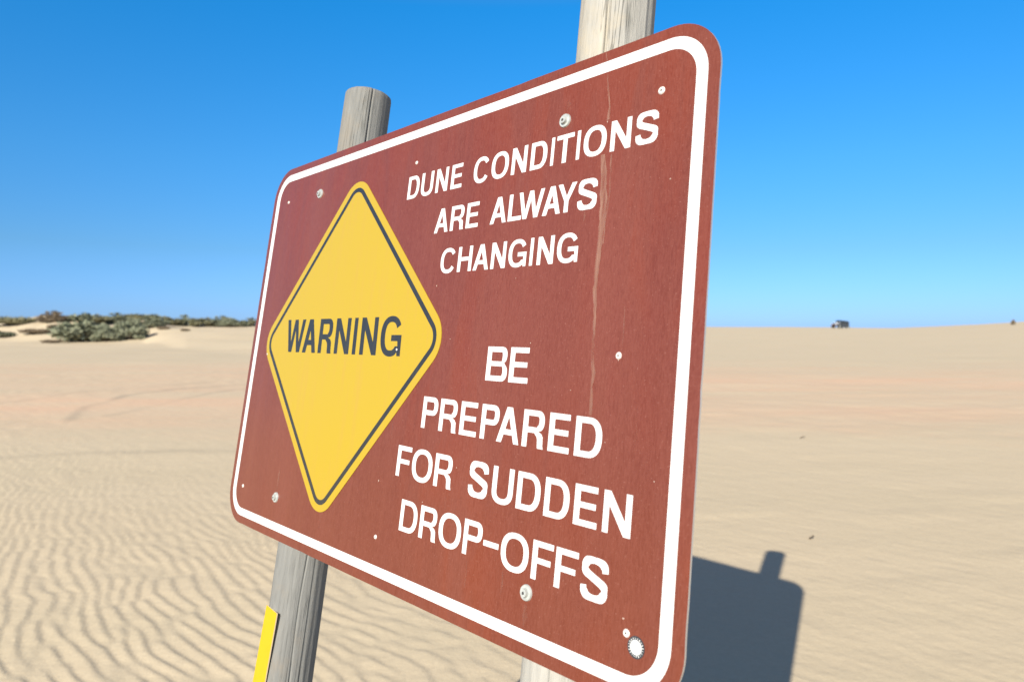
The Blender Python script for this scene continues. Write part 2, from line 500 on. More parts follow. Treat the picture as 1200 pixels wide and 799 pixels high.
def prism(name, loops, w_front, w_back, mat, parent, side_mat=None, back=False):
    """A flat shape with holes: front face, side walls (and back) between two depths, in sign coordinates."""
    v3 = [[Vector((x, y, 0)) for x, y in lp] for lp in loops]
    tris = tessellate_polygon(v3)
    flat = [p for lp in loops for p in lp]
    N = len(flat)
    verts = [L(x, y, w_front) for x, y in flat] + [L(x, y, w_back) for x, y in flat]
    faces, mi = [], []
    for a, b, c in tris:
        A, B, C = flat[a], flat[b], flat[c]
        ar = (B[0] - A[0]) * (C[1] - A[1]) - (C[0] - A[0]) * (B[1] - A[1])
        if abs(ar) < 1e-14: continue
        f = (a, b, c) if ar < 0 else (a, c, b)
        faces.append(f[::-1]); mi.append(0)
        if back: faces.append(tuple(i + N for i in f)); mi.append(1)
    o = 0
    for lp in loops:
        n = len(lp)
        for i in range(n):
            a, b = o + i, o + (i + 1) % n
            faces.append((a, b, b + N, a + N)); mi.append(1 if side_mat else 0)
        o += n
    ob = mesh_obj(name, verts, faces, mat, parent)
    if side_mat:
        ob.data.materials.append(side_mat)
        ob.data.polygons.foreach_set("material_index", mi)
    bm = bmesh.new(); bm.from_mesh(ob.data)
    bmesh.ops.recalc_face_normals(bm, faces=bm.faces)
    # open shells: make sure the front faces the viewer of the sign (local -y)
    s = sum(f.normal.y * f.calc_area() for f in bm.faces if f.material_index == 0 and abs(f.normal.y) > .9 and f.calc_center_median().y < (w_front + w_back) / 2 * UNIT)
    if s > 0: bmesh.ops.reverse_faces(bm, faces=bm.faces)
    bm.to_mesh(ob.data); bm.free()
    return ob

TH = 0.0026
def nibble(pts, seed, amt):          # knocks and nicks along the cut edge
    r = random.Random(seed); out = []
    for i, (x, y) in enumerate(pts):
        x2, y2 = pts[(i + 1) % len(pts)]
        out.append((x, y))
        d = math.hypot(x2 - x, y2 - y)
        if d > 0.1:
            nx_, ny_ = -(y2 - y) / d, (x2 - x) / d
            for k in range(1, 40):
                s = k / 40 + r.uniform(-.008, .008)
                e = r.uniform(0, amt) * (2.6 if r.random() < .12 else .6)
                out.append((x + (x2 - x) * s + nx_ * e, y + (y2 - y) * s + ny_ * e))
    return out
panel = prism("panel", [nibble(rrect(0, 0, 1, HH, 0.060), 3, 0.00025)], 0.0, TH, M_BROWN, sign, M_ALU, back=True)
P1 = -0.00018
prism("border_line", [rrect(.0131, .0131, 1 - .0139, HH - .0135, .048), rrect(.0264, .0264, 1 - .0273, HH - .0264, .035)[::-1]], P1, 0.00004, M_WHITE, sign)

# --- glyphs: outlines in a box 0..w by 0..1 (y down), stem s and bar t in cap heights
def sup(cx, cy, rx, ry, a0, a1, n=16, e=2.35):
    out = []
    for i in range(n + 1):
        a = math.radians(a0 + (a1 - a0) * i / n)
        c, s = math.cos(a), math.sin(a)
        out.append((cx + rx * math.copysign(abs(c) ** (2 / e), c), cy + ry * math.copysign(abs(s) ** (2 / e), s)))
    return out
def stroke(path, hw):
    """Constant-ish stroke along a dense centreline; hw(i/n) gives its half width."""
    n = len(path); l_, r_ = [], []
    for i, (x, y) in enumerate(path):
        x0, y0 = path[max(i - 1, 0)]; x1, y1 = path[min(i + 1, n - 1)]
        d = math.hypot(x1 - x0, y1 - y0) or 1
        nx_, ny_ = -(y1 - y0) / d, (x1 - x0) / d
        h = hw(nx_, ny_)
        l_.append((x + nx_ * h, y + ny_ * h)); r_.append((x - nx_ * h, y - ny_ * h))
    return l_ + r_[::-1]
def catmull(P, m=9):
    out = []
    for i in range(len(P) - 1):
        p0 = P[max(i - 1, 0)]; p1 = P[i]; p2 = P[i + 1]; p3 = P[min(i + 2, len(P) - 1)]
        for k in range(m):
            t = k / m
            out.append(tuple(0.5 * (2 * p1[c] + (p2[c] - p0[c]) * t + (2 * p0[c] - 5 * p1[c] + 4 * p2[c] - p3[c]) * t * t
                                    + (3 * p1[c] - p0[c] - 3 * p2[c] + p3[c]) * t ** 3) for c in (0, 1)))
    out.append(P[-1]); return out

def glyph(ch, w, s=0.19, t=0.155):
    ov = 0.018
    if ch == 'I': return [[(0, 0), (w, 0), (w, 1), (0, 1)]]
    if ch == '-': return [[(0, 0), (w, 0), (w, 1), (0, 1)]]
    if ch == 'L': return [[(0, 0), (s, 0), (s, 1 - t), (w, 1 - t), (w, 1), (0, 1)]]
    if ch == 'T':
        m = w / 2; return [[(0, 0), (w, 0), (w, t), (m + s / 2, t), (m + s / 2, 1), (m - s / 2, 1), (m - s / 2, t), (0, t)]]
    if ch == 'E':
        a, b = .415, .415 + t * .95
        return [[(0, 0), (w * .97, 0), (w * .97, t), (s, t), (s, a), (w * .92, a), (w * .92, b), (s, b), (s, 1 - t), (w, 1 - t), (w, 1), (0, 1)]]
    if ch == 'F':
        a, b = .43, .43 + t * .95
        return [[(0, 0), (w, 0), (w, t), (s, t), (s, a), (w * .90, a), (w * .90, b), (s, b), (s, 1), (0, 1)]]
    if ch == 'H':
        a, b = .42, .42 + t
        return [[(0, 0), (s, 0), (s, a), (w - s, a), (w - s, 0), (w, 0), (w, 1), (w - s, 1), (w - s, b), (s, b), (s, 1), (0, 1)]]
    if ch == 'N':
        return [[(0, 0), (s * 1.06, 0), (w - s * .93, .66), (w - s * .93, 0), (w, 0), (w, 1), (w - s * 1.06, 1), (s * .93, .34), (s * .93, 1), (0, 1)]]
    if ch == 'A':
        m = w / 2; h = s * .58; a, b = .62, .62 + t
        sl = (m - h) / 1.0                       # outer slope
        g = s * 1.07
        def xi(y): return (m - h) * (1 - y) + g  # inner left edge
        apy = max(0.0, 1 - (m - g) / (m - h))
        return [[(m - h, 0), (m + h, 0), (w, 1), (w - g, 1), (w - xi(b), b), (xi(b), b), (g, 1), (0, 1)],
                [(m, apy), (xi(a), a), (w - xi(a), a)]]
    if ch == 'W':
        q = s * .97; m = w / 2; e = s * .52
        b1 = w * .286; b2 = w - b1
        return [[(0, 0), (q, 0), (b1 + .005, .70), (m - e, 0), (m + e, 0), (b2 - .005, .70), (w - q, 0), (w, 0), (b2 + e, 1), (b2 - e, 1), (m, .33), (b1 + e, 1), (b1 - e, 1)]]
    if ch == 'Y':
        m = w / 2; h = s / 2; q = s * 1.12
        return [[(0, 0), (q, 0), (m, .44), (w - q, 0), (w, 0), (m + h, .61), (m + h, 1), (m - h, 1), (m - h, .61)]]
    if ch == 'O':
        m = w / 2
        return [sup(m, .5, m, .5 + ov, 0, 354, 59), sup(m, .5, m - s * 1.02, .5 + ov - t, 0, 351, 39)[::-1]]
    if ch == 'D':
        k = w * .50
        o = [(0, 0), (k * .9, 0)] + sup(k, .5, w - k, .5, -90, 90, 24)[1:-1] + [(k * .9, 1), (0, 1)]
        i = [(s, t)] + [(k * .88, t)] + sup(k, .5, w - k - s * 1.02, .5 - t, -90, 90, 20)[1:-1] + [(k * .88, 1 - t), (s, 1 - t)]
        return [o, i[::-1]]
    if ch == 'P' or ch == 'R':
        bt = .575 if ch == 'P' else .56; c = bt / 2; k = w - c * .92 if ch == 'P' else w * .98 - c * .92
        R = (w if ch == 'P' else w * .98) - k
        bowl = [(k, 0)] + sup(k, c, R, c, -90, 90, 18)[1:-1]
        hole = [(s, t)] + [(k - .01, t)] + sup(k, c, R - s, c - t, -90, 90, 14)[1:-1] + [(k - .01, bt - t), (s, bt - t)]
        if ch == 'P': o = [(0, 0)] + bowl + [(k, bt), (s, bt), (s, 1), (0, 1)]
        else:
            x0 = w - s * 1.13
            leg = [(k + .03, bt - .01), (w * .865, .60), (w * .945, .68), (w * .955, .80), (w * .965, .93), (w, 1), (x0, 1), (x0 - .015, .93), (x0 - .025, .78), (x0 - .05, .70), (x0 - .10, bt + t * .35 + .04), (x0 - .16, bt + .045)]
            o = [(0, 0)] + bowl[:-2] + leg + [(s, bt + .045), (s, 1), (0, 1)]
            hole = [(s, t)] + [(k - .01, t)] + sup(k, c, R - s, c - t, -90, 90, 14)[1:-1] + [(k - .01, bt + .045 - t), (s, bt + .045 - t)]
        return [o, hole[::-1]]
    if ch == 'B':
        b1 = .49; c1 = b1 / 2; r1 = c1 * .95; k1 = w * .95 - r1
        c2 = (1 + b1) / 2; h2 = (1 - b1) / 2; r2 = h2 * .98; k2 = w - r2
        o = [(0, 0), (k1, 0)] + sup(k1, c1, r1, c1, -90, 62, 14)[1:] + sup(k2, c2, r2, h2, -58, 90, 14)[:-1] + [(k2, 1), (0, 1)]
        i1 = [(s, t), (k1, t)] + sup(k1, (t + b1 - t * .42) / 2, r1 - s, (b1 - t * 1.42) / 2, -90, 90, 10)[1:-1] + [(k1, b1 - t * .42), (s, b1 - t * .42)]
        i2 = [(s, b1 + t * .5), (k2, b1 + t * .5)] + sup(k2, (1 - t + b1 + t * .5) / 2, r2 - s, (1 - t * 1.5 - b1) / 2, -90, 90, 10)[1:-1] + [(k2, 1 - t), (s, 1 - t)]
        return [o, i1[::-1], i2[::-1]]
    if ch == 'U':
        R = w / 2
        o = [(0, 0), (s, 0), (s, .66)] + sup(R, .66, R - s, .34 + ov - t, 180, 0, 18)[1:-1] + [(w - s, .66), (w - s, 0), (w, 0), (w, .66)] + sup(R, .66, R, .34 + ov, 0, 180, 24)[1:-1] + [(0, .66)]
        return [o]
    if ch == 'C':
        m = w / 2
        hs, ht = s * .50, t * .5
        pth = sup(m, .5, m - hs, .5 + ov - ht, -33, -327, 44)
        return [stroke(pth, lambda nx_, ny_: math.hypot(hs * nx_, ht * ny_))]
    if ch == 'G':
        m = w / 2; hs, ht = s * .5, t * .5
        pth = sup(m, .5, m - hs, .5 + ov - ht, -30, -318, 44)
        o = stroke(pth, lambda nx_, ny_: math.hypot(hs * nx_, ht * ny_))
        # outer edge ends at the spur; rebuild tail with the bar
        n = len(pth)
        lft = o[:n]; rgt = o[n:][::-1]
        inner, outer = (lft, rgt) if abs(lft[22][0]) > abs(rgt[22][0]) else (rgt, lft)
        xs = w - s * .62
        bar = [(w - s * .72, .50 + t + .10), (w - s * .80, .47 + t), (m + .02, .47 + t), (m + .02, .47), (w, .47), (w, 1.0), (w - s * .72, 1.0), (w - s * .82, .90)]
        inn = [q for q in inner if not (q[1] > .47 and q[0] > w - s * 1.15)]
        outr = [q for q in outer if not (q[1] > .6 and q[0] > w - s * .95)]
        return [inn + bar + outr[::-1]]
    if ch == 'S':
        hs, ht = s * .5, t * .5
        x0, x1 = hs, w - hs; y0, y1 = ht - ov, 1 - ht + ov; m = w / 2
        P = [(x1 * 1.0, .295), (x1 - .03 * w, .175), (x1 - .15 * w, .09), (m, y0), (x0 + .15 * w, .085), (x0 + .045 * w, .17), (x0 + .02 * w, .275), (x0 + .09 * w, .375), (m - .08 * w, .455),
             (m + .12 * w, .52), (x1 - .05 * w, .605), (x1, .715), (x1 - .035 * w, .83), (x1 - .15 * w, .915), (m, y1), (x0 + .15 * w, .915), (x0 + .03 * w, .82), (x0, .69)]
        return [stroke(catmull(P, 6), lambda nx_, ny_: hs * abs(nx_) * .90 + ht * abs(ny_) * .98)]
    raise KeyError(ch)

def put_letters(row, v_top, v_base, kslope, u_ref, mat, parent, w0=P1, w1=0.00004, shear=0.0, stem=0.19, bar=0.155):
    for ch, u0, u1 in row:
        if ch == '-':
            g = glyph('-', 1); hh = .0062; va = .5697; 
            pts = [[(u0 + (u1 - u0) * x, va + hh * y + kslope * (u0 - u_ref)) for x, y in lp] for lp in g]
        else:
            H_ = v_base - v_top; u0 += .0007; u1 -= .0007
            wd = (u1 - u0) / H_
            g = glyph(ch, wd, stem, bar)
            pts = []
            for lp in g:
                q = []
                for x, y in lp:
                    u = u0 + x * H_
                    q.append((u + shear * y, v_top + y * H_ + kslope * (u - u_ref)))
                pts.append(q)
        o = prism("letter", pts, w0, w1, mat, parent)
        o["label"] = "letter %s" % ch if ch != '-' else "hyphen"

ROWS = [
 ([('D', .4749, .5050), ('U', .5090, .5393), ('N', .5452, .5740), ('E', .5804, .6062), ('C', .6296, .6625), ('O', .6659, .7003), ('N', .7049, .7339), ('D', .7394, .7690),
   ('I', .7741, .7804), ('T', .7828, .8118), ('I', .8155, .8219), ('O', .8262, .8612), ('N', .8659, .8955), ('S', .9004, .9309)], .0888, .1243, .0040, .70),
 ([('A', .5543, .5868), ('R', .5903, .6205), ('E', .6244, .6510), ('A', .6740, .7060), ('L', .7080, .7334), ('W', .7258, .7713), ('A', .7687, .7993), ('Y', .7922, .8230), ('S', .8242, .8543)], .1508, .1858, .0080, .70),
 ([('C', .5786, .6128), ('H', .6166, .6472), ('A', .6494, .6814), ('N', .6844, .7130), ('G', .7168, .7500), ('I', .7547, .7613), ('N', .7674, .7953), ('G', .7994, .8330)], .2112, .2454, .0120, .70),
 ([('B', .6974, .7366), ('E', .7390, .7727)], .3443, .3860, .0100, .73),
 ([('P', .5773, .6116), ('R', .6154, .6530), ('E', .6580, .6920), ('P', .6982, .7317), ('A', .7284, .7680), ('R', .7716, .8072), ('E', .8128, .8453), ('D', .8514, .8894)], .4148, .4563, .0140, .73),
 ([('F', .5325, .5658), ('O', .5680, .6138), ('R', .6178, .6552), ('S', .6866, .7233), ('U', .7298, .7668), ('D', .7717, .8101), ('D', .8152, .8527), ('E', .8582, .8911), ('N', .8970, .9334)], .4843, .5252, .0110, .73),
 ([('D', .5549, .5947), ('R', .5992, .6365), ('O', .6396, .6845), ('P', .6882, .7232), ('-', .7254, .7515), ('O', .7552, .8009), ('F', .8050, .8369), ('F', .8394, .8718), ('S', .8751, .9113)], .5525, .5928, .0080, .73)]
for row, vt, vb, k, ur in ROWS:
    put_letters(row, vt, vb, k, ur, M_WHITE, sign, stem=.186 if vb < .3 else .192, bar=.153)

# --- yellow diamond panel, a hair proud of the board
CU, CV = .3333, .3383
def dia(hd, r):
    a = math.radians(45)
    h = hd / math.sqrt(2)
    q = rrect(-h, -h, h, h, r, 10)
    out = []
    for x, y in q:
        X = (x - y) * math.cos(a); Y = (x + y) * math.sin(a)
        out.append((CU + X + Y * .0245, CV + Y - X * .018))
    return out
D1, D2 = -0.0007, -0.00085
dp = prism("warning_diamond", [dia(.286, .0445)], D1, 0.00003, M_YELLOW, sign)
dp["label"] = "faded yellow diamond with dark outline reading WARNING"
prism("diamond_outline", [dia(.269, .0290), dia(.2582, .0210)[::-1]], D2, D1 + .00004, M_GREY, dp)
put_letters([('W', .1408, .2107), ('A', .2066, .2550), ('R', .2620, .3082), ('N', .3164, .3636), ('I', .3728, .3845), ('N', .3947, .4430), ('G', .4510, .5066)],
            .3019, .3598, .0020, .32, M_GREY, dp, D2, D1 + .00004, .0030, stem=.200, bar=.155)

# --- bolts with washers, rivets
def washer_bolt(u, v, lab):
    b = bmesh.new(); c = L(u, v)
    cyl(b, c + Vector((0, .0001, 0)), c - Vector((0, .0022, 0)), .0106, .0098, 32)
    o = bm_obj("bolt", b, M_ZINC, sign); o["label"] = lab
    h = bmesh.new()
    cyl(h, c - Vector((0, .0021, 0)), c - Vector((0, .0062, 0)), .0060, .0052, 24)
    bm_obj("bolt_head", h, M_ZINC, o)
    d = bmesh.new()
    cyl(d, c - Vector((0.0005, .0060, 0.0003)), c - Vector((0.0005, .0066, 0.0003)), .0024, .0020, 6)
    bm_obj("socket", d, M_DARK, o)
washer_bolt(.1924, .0708, "round zinc bolt at the upper left, above the yellow diamond")
washer_bolt(.7936, .0714, "round zinc bolt above the word CONDITIONS")
washer_bolt(.1910, .6080, "round zinc bolt below left of the yellow diamond")
washer_bolt(.8020, .6095, "round zinc bolt under the word DROP-OFFS")
for u, v, r in ((.066, .0692, .0036), (.4899, .0674, .0036), (.9309, .0696, .0054), (.9016, .3514, .0048), (.0542, .6093, .0040), (.9364, .6120, .0048), (.5036, .6109, .0038)):
    b = bmesh.new(); c = L(u, v)
    cyl(b, c + Vector((0, .0001, 0)), c - Vector((0, .0012, 0)), r, r * .75, 18)
    o = bm_obj("rivet", b, M_CRUST, sign)
    b = bmesh.new()
    cyl(b, c - Vector((0, .0011, 0)), c - Vector((0, .0015, 0)), r * .30, r * .22, 10)
    bm_obj("rivet_hole", b, M_DARK, o)

# --- chips, streaks and runs: thin weathered paint films on the board
def mat_film(name, color, thr, soft, sc):
    t = NT(name)
    nz = t.noise(t.mapping(sc), 1.0, 5, 0.65)
    t.set(color=color, rough=0.75, spec=0.3, alpha=t.ramp(nz, [(thr, 0.0), (thr + soft, 0.62)]))
    return t.m
M_RUN = mat_film("sun_bleached_run", (0.30, 0.165, 0.12), 0.33, 0.28, (160, 80, 14))
M_HALO = mat_film("pale_wash", (0.26, 0.13, 0.095), 0.46, 0.30, (70, 40, 9))
M_CHIP = simple("chipped_paint", (0.36, 0.25, 0.20), 0.8)
def ribbon(name, pts, mat, w=-0.00032, seed=1):
    r = random.Random(seed); vs, fs = [], []
    P = []
    for (u0, v0, h0), (u1, v1, h1) in zip(pts[:-1], pts[1:]):
        n = max(2, int(abs(v1 - v0) / .006))
        for i in range(n):
            s = i / n; P.append((u0 + (u1 - u0) * s, v0 + (v1 - v0) * s, h0 + (h1 - h0) * s))
    P.append(pts[-1])
    for i, (u, v, h) in enumerate(P):
        j = r.uniform(-.0006, .0006)
        hh = h * r.uniform(.85, 1.15)
        vs += [L(u - hh + j, v, w), L(u + hh + j, v, w)]
        if i: fs.append((2 * i - 2, 2 * i - 1, 2 * i + 1, 2 * i))
    return mesh_obj(name, vs, fs, mat, sign)
o = ribbon("crack_streak", [(.8545, .0300, .0006), (.8568, .0486, .0012), (.8615, .0700, .0010), (.8600, .0860, .0022)], M_RUN, seed=2)
o = ribbon("crack_streak", [(.8575, .1262, .0036), (.8600, .1400, .0040), (.8640, .1800, .0048), (.8640, .2100, .0040), (.8625, .2480, .0032), (.8630, .2850, .0026), (.8655, .3100, .0018), (.8668, .3480, .0016), (.8700, .3700, .0024), (.8690, .3850, .0016), (.8712, .4150, .0022)], M_RUN, seed=4)
o["label"] = "pale bleached vertical crack running down the right half"
ribbon("crack_streak", [(.8700, .1280, .0010), (.8712, .1600, .0012), (.8716, .1800, .0010), (.8690, .2010, .0009), (.8688, .2300, .0006)], M_RUN, w=-.00036, seed=9)
ribbon("crack_streak", [(.8490, .0010, .0004), (.8520, .0128, .0005)], M_RUN, seed=7)
for i, (u, v, ln, h) in enumerate(((.1924, .048, .016, .004), (.7936, .045, .014, .006), (.1905, .560, .035, .0025), (.802, .622, .022, .004), (.8375, .1895, .012, .0012),
                                  (.3480, .608, .022, .0016), (.5120, .452, .045, .0009), (.5300, .466, .03, .0006), (.7000, .60, .03, .0014), (.7620, .596, .03, .0018), (.648, .532, .02, .0022), (.905, .30, .05, .0007), (.93, .40, .06, .0007), (.62, .455, .035, .0006))):
    ribbon("pale_run", [(u, v, h * .4), (u + .001, v + ln * .5, h), (u, v + ln, h * .2)], M_HALO, w=-.00024, seed=20 + i)
rr = random.Random(8)
def chip(u, v, s, w=-.0004, parent=None, mat=None):
    n = 7; lp = [(u + s * rr.uniform(.6, 1.1) * math.cos(a), v + s * rr.uniform(.6, 1.2) * math.sin(a)) for a in [2 * math.pi * k / n for k in range(n)]]
    prism("paint_chip", [lp], w, w + .0002, mat or M_CHIP, parent or sign)
for u, v, s in ((.5767, .2611, .0012), (.4947, .5361, .0016), (.7716, .3393, .0008), (.8560, .4400, .0010), (.6620, .4960, .0009), (.9500, .1700, .0010), (.9020, .3560, .0010),
                (.9320, .6000, .0012), (.8770, .6600, .0007), (.0540, .5500, .0008), (.0560, .5380, .0007), (.8600, .0880, .0010), (.0840, .1200, .0006), (.9560, .4700, .0007), (.6010, .5480, .0009), (.6200, .3350, .0007), (.7350, .2600, .0006), (.8930, .4400, .0006), (.8400, .3900, .0007)):
    chip(u, v, s)
chip(.4998, .3505, .0020, D2 - .0003, dp, M_CRUST); chip(.0740, .3650, .0016, D2 - .0003, dp, M_CRUST)

# --- small round sticker: white disc with a black toothed rim
def sticker():
    cu, cv, R = .9486, .6210, .0098
    n = 88
    outer = [(cu + R * .98 * math.cos(2 * math.pi * k / n), cv + R * math.sin(2 * math.pi * k / n)) for k in range(n)]
    o = prism("round_sticker", [outer], -.00045, 0.00003, M_BLACK, sign)
    o["label"] = "small round white sticker with black lettered rim"
    inner = [(cu + R * .66 * math.cos(2 * math.pi * k / n), cv + R * .66 * math.sin(2 * math.pi * k / n)) for k in range(n)]
    prism("sticker_centre", [inner], -.00060, -.00046, M_WHITE, o)
    r = random.Random(4); vs, fs = [], []
    k = 0
    for i in range(20):                 # tiny unreadable rim characters
        a = 2 * math.pi * (i + .5) / 20
        da = .050 + r.uniform(-.02, .02)
        r0, r1 = R * .72, R * r.uniform(.84, .90)
        for aa, q in ((a - da, r0), (a + da, r0), (a + da * .7, r1), (a - da * .7, r1)):
            vs.append(L(cu + q * math.cos(aa), cv + q * math.sin(aa), -.00055))
        fs.append((k, k + 1, k + 2, k + 3)); k += 4
    mesh_obj("rim_print", vs, fs, M_WHITE, o)
    b = bmesh.new()
    for i in range(3):
        c = L(cu - .0022 + .0022 * i, cv + .0004, 0)
        bevel_box(b, c + Vector((-.0007, -.00085, -.0006)), c + Vector((.0007, -.00072, .0006)))
    bm_obj("sticker_mark", b, M_ZINC, o)
sticker()

# --- spacer blocks that hold the panel off the left post
for v in (.0708, .608):
    b = bmesh.new()
    bevel_box(b, L(.190, v + .020, TH + .0002), L(.240, v - .020, TH + .0105), .001)
    bm_obj("spacer_block", b, M_BATTEN, sign)

# ------------------------------------------------------------------ wooden posts
def post(u0, r, lean, v_top, gap, label, mat, seed, crack_ang=None):
    ax_w = r + TH + gap
    v_bot = 1.62
    base = Vector(uvw(u0 + lean * 1.25, 1.25, ax_w))
    top = Vector(uvw(u0 + lean * v_top, v_top, ax_w)); bot = Vector(uvw(u0 + lean * v_bot, v_bot, ax_w))
    d = (top - bot).normalized()
    # where the axis meets the sand
    s = (0 - bot.z) / d.z
    foot = bot + d * s
    xdir = Vector(RW[:, 0]); xdir = (xdir - d * xdir.dot(d)).normalized(); ydir = d.cross(xdir)
    m = Matrix.Identity(4)
    for i in range(3): m[i][0] = xdir[i]; m[i][1] = ydir[i]; m[i][2] = d[i]; m[i][3] = foot[i]
    root = empty("wooden_post", m)
    tag(root, label, "post", "round wooden posts carrying the sign")
    Hh = (top - foot).length; R0 = r * UNIT
    rg = random.Random(seed)
    nseg = 256; zs = [-0.45, -0.2, -0.05] + [i * Hh / 150 for i in range(150)]
    zs += [Hh - .010, Hh - .006, Hh - .003, Hh - .001, Hh]
    inset = {Hh - .006: .0006, Hh - .003: .0018, Hh - .001: .0036, Hh: .0062}
    vn = value_noise(seed, 64)
    vs, fs = [], []
    for z in zs:
        for k in range(nseg):
            a = 2 * math.pi * k / nseg
            n_ = float(vn(np.array(k * 40 / nseg % 40), np.array(z * 1.6 + 3))) if k else float(vn(np.array(0.), np.array(z * 1.6 + 3)))
            nl = math.sin(a * 2 + z * 1.3 + seed) * .0012 + math.sin(a * 3 - z * .9) * .0008
            rad = R0 * (1 + .012 * math.sin(z * 2.1 + seed)) + nl + n_ * .0009 - inset.get(z, 0)
            if crack_ang is not None:
                ca = crack_ang + .05 * math.sin(z * 7) + .02 * math.sin(z * 23)
                dd = ((a - ca + math.pi) % (2 * math.pi)) - math.pi
                rad -= .011 * math.exp(-(dd / .028) ** 2) * (0.6 + 0.4 * math.sin(z * 5 + 1))
            vs.append((rad * math.cos(a), rad * math.sin(a), z))
    for i in range(len(zs) - 1):
        for k in range(nseg):
            a, b_ = i * nseg + k, i * nseg + (k + 1) % nseg
            fs.append((a, b_, b_ + nseg, a + nseg))
    c = len(vs); vs.append((0, 0, Hh + .001))
    for k in range(nseg):
        fs.append(((len(zs) - 1) * nseg + k, (len(zs) - 1) * nseg + (k + 1) % nseg, c))
    o = mesh_obj("shaft", vs, fs, mat, root, True)
    return root, foot, top, d
pl = post(.2190, .0427, -.0065, -.132, .008, "grey weathered round wooden post behind the left half of the sign", M_WOOD_L, 5, 5.95)
# the right post's top is cut by the frame; its height follows from its shadow on the sand
pr = post(.8180, .0459, -.0008, -.158, .0012, "pale bleached round wooden post behind the right half of the sign", M_WOOD_R, 9, 5.18)

# ------------------------------------------------------------------ yellow marker strip on the left post
def marker():
    w0 = .0080
    pts = [(.1976, .7820), (.2373, .7853), (.2143, 1.10), (.1725, 1.10)]
    base = uvw(.18, 1.10, w0)
    m = MS.copy(); m.translation = Vector(base)
    root = empty("marker_strip", m)
    tag(root, "narrow bright yellow marker plate fixed low on the left wooden post", "marker")
    inv = m.inverted()
    def build(name, poly, wa, wb, mf, msd):
        vs = [inv @ Vector(uvw(u, v, wa)) for u, v in poly] + [inv @ Vector(uvw(u, v, wb)) for u, v in poly]
        n = len(poly)
        fs = [tuple(range(n)), tuple(range(2 * n - 1, n - 1, -1))] + [(i, i + n, (i + 1) % n + n, (i + 1) % n) for i in range(n)]
        o = mesh_obj(name, vs, fs, mf, root)
        o.data.materials.append(msd)
        o.data.polygons.foreach_set("material_index", [0] + [1] * (n + 1))
        b = bmesh.new(); b.from_mesh(o.data); bmesh.ops.recalc_face_normals(b, faces=b.faces); b.to_mesh(o.data); b.free()
        return o
    build("plate", pts, w0, w0 + .0019, M_MARKER, M_MARKER_EDGE)
    ins = [(pts[0][0] + .002, pts[0][1] + .004), (pts[1][0] - .0015, pts[1][1] + .004), (pts[2][0] - .0015, 1.098), (pts[3][0] + .002, 1.098)]
    build("backing_strip", ins, w0 + .0020, w0 + .0075, M_DARK, M_DARK)
marker()

# ------------------------------------------------------------------ vegetation on the left dunes
def mat_leaf(name, a, b):
    t = NT(name)
    g = t.n("ShaderNodeObjectInfo")
    nz = t.noise(t.mapping((1, 1, 1)), 2.2, 4, 0.7)
    c = t.mix(t.ramp(nz, [(0.35, 0.0), (0.65, 1.0)]), a, b)
    t.set(color=c, rough=0.85, spec=0.2)
    return t.m
LEAF = {'green': mat_leaf("grey_green_leaves", (0.175, 0.190, 0.120), (0.245, 0.250, 0.165)),
        'olive': mat_leaf("olive_leaves", (0.155, 0.155, 0.085), (0.24, 0.22, 0.13)),
        'dry': mat_leaf("dry_brown_stems", (0.14, 0.105, 0.07), (0.24, 0.19, 0.125))}
M_STEM = simple("woody_stem", (0.12, 0.095, 0.07), 0.9)

def shrub_meshes(seed, grassy=False):
    """A mound of many small leaves in clumps on branching stems, in a 1 x 1 x 1 m box."""
    r = random.Random(seed)
    vs, fs, sv, sf = [], [], [], []
    clumps = []
    n = 80 if not grassy else 90
    for _ in range(n):
        a = r.uniform(0, 2 * math.pi); q = math.sqrt(r.random()) * .44
        hmax = (1 - (q / .5) ** 2) ** .5 * r.uniform(.55, 1.0)
        clumps.append((q * math.cos(a), q * math.sin(a), r.uniform(.08, 1) ** .6 * hmax * .9, r.uniform(.06, .13)))
    for cx, cy, cz, cr in clumps:
        # stem
        b = len(sv); w = .006
        sv += [(cx * .2 - w, cy * .2, 0), (cx * .2 + w, cy * .2, 0), (cx * .2, cy * .2 + w, 0), (cx, cy, cz)]
        sf += [(b, b + 1, b + 3), (b + 1, b + 2, b + 3), (b + 2, b, b + 3)]
        for _ in range(44 if not grassy else 20):
            d = Vector((r.gauss(0, 1), r.gauss(0, 1), r.gauss(0, .9))).normalized() * cr * r.random() ** .4
            p = Vector((cx, cy, max(.01, cz))) + d
            if p.z < .005: p.z = .005 + r.random() * .05
            if grassy:
                t_ = Vector((r.uniform(-.35, .35), r.uniform(-.35, .35), 1)).normalized() * r.uniform(.2, .5); s_ = Vector((r.uniform(-1, 1), r.uniform(-1, 1), 0)).normalized() * .014
                p.z *= .5
            else:
                t_ = Vector((r.gauss(0, 1), r.gauss(0, 1), r.gauss(.5, 1))).normalized() * r.uniform(.05, .095); s_ = t_.cross(Vector((r.gauss(0, 1), r.gauss(0, 1), r.gauss(0, 1)))).normalized() * r.uniform(.020, .036)
            b = len(vs)
            vs += [p - s_ * .3, p + t_ * .5 - s_, p + t_, p + t_ * .5 + s_]
            fs.append((b, b + 1, b + 2, b + 3))
    return vs, fs, sv, sf
VAR = {}
for key, sd, gr in (('a', 1, False), ('b', 2, False), ('c', 3, False), ('d', 4, False), ('g', 5, True), ('h', 6, True)):
    v_, f_, sv_, sf_ = shrub_meshes(sd, gr)
    VAR[key] = (v_, f_, sv_, sf_)
CACHE = {}
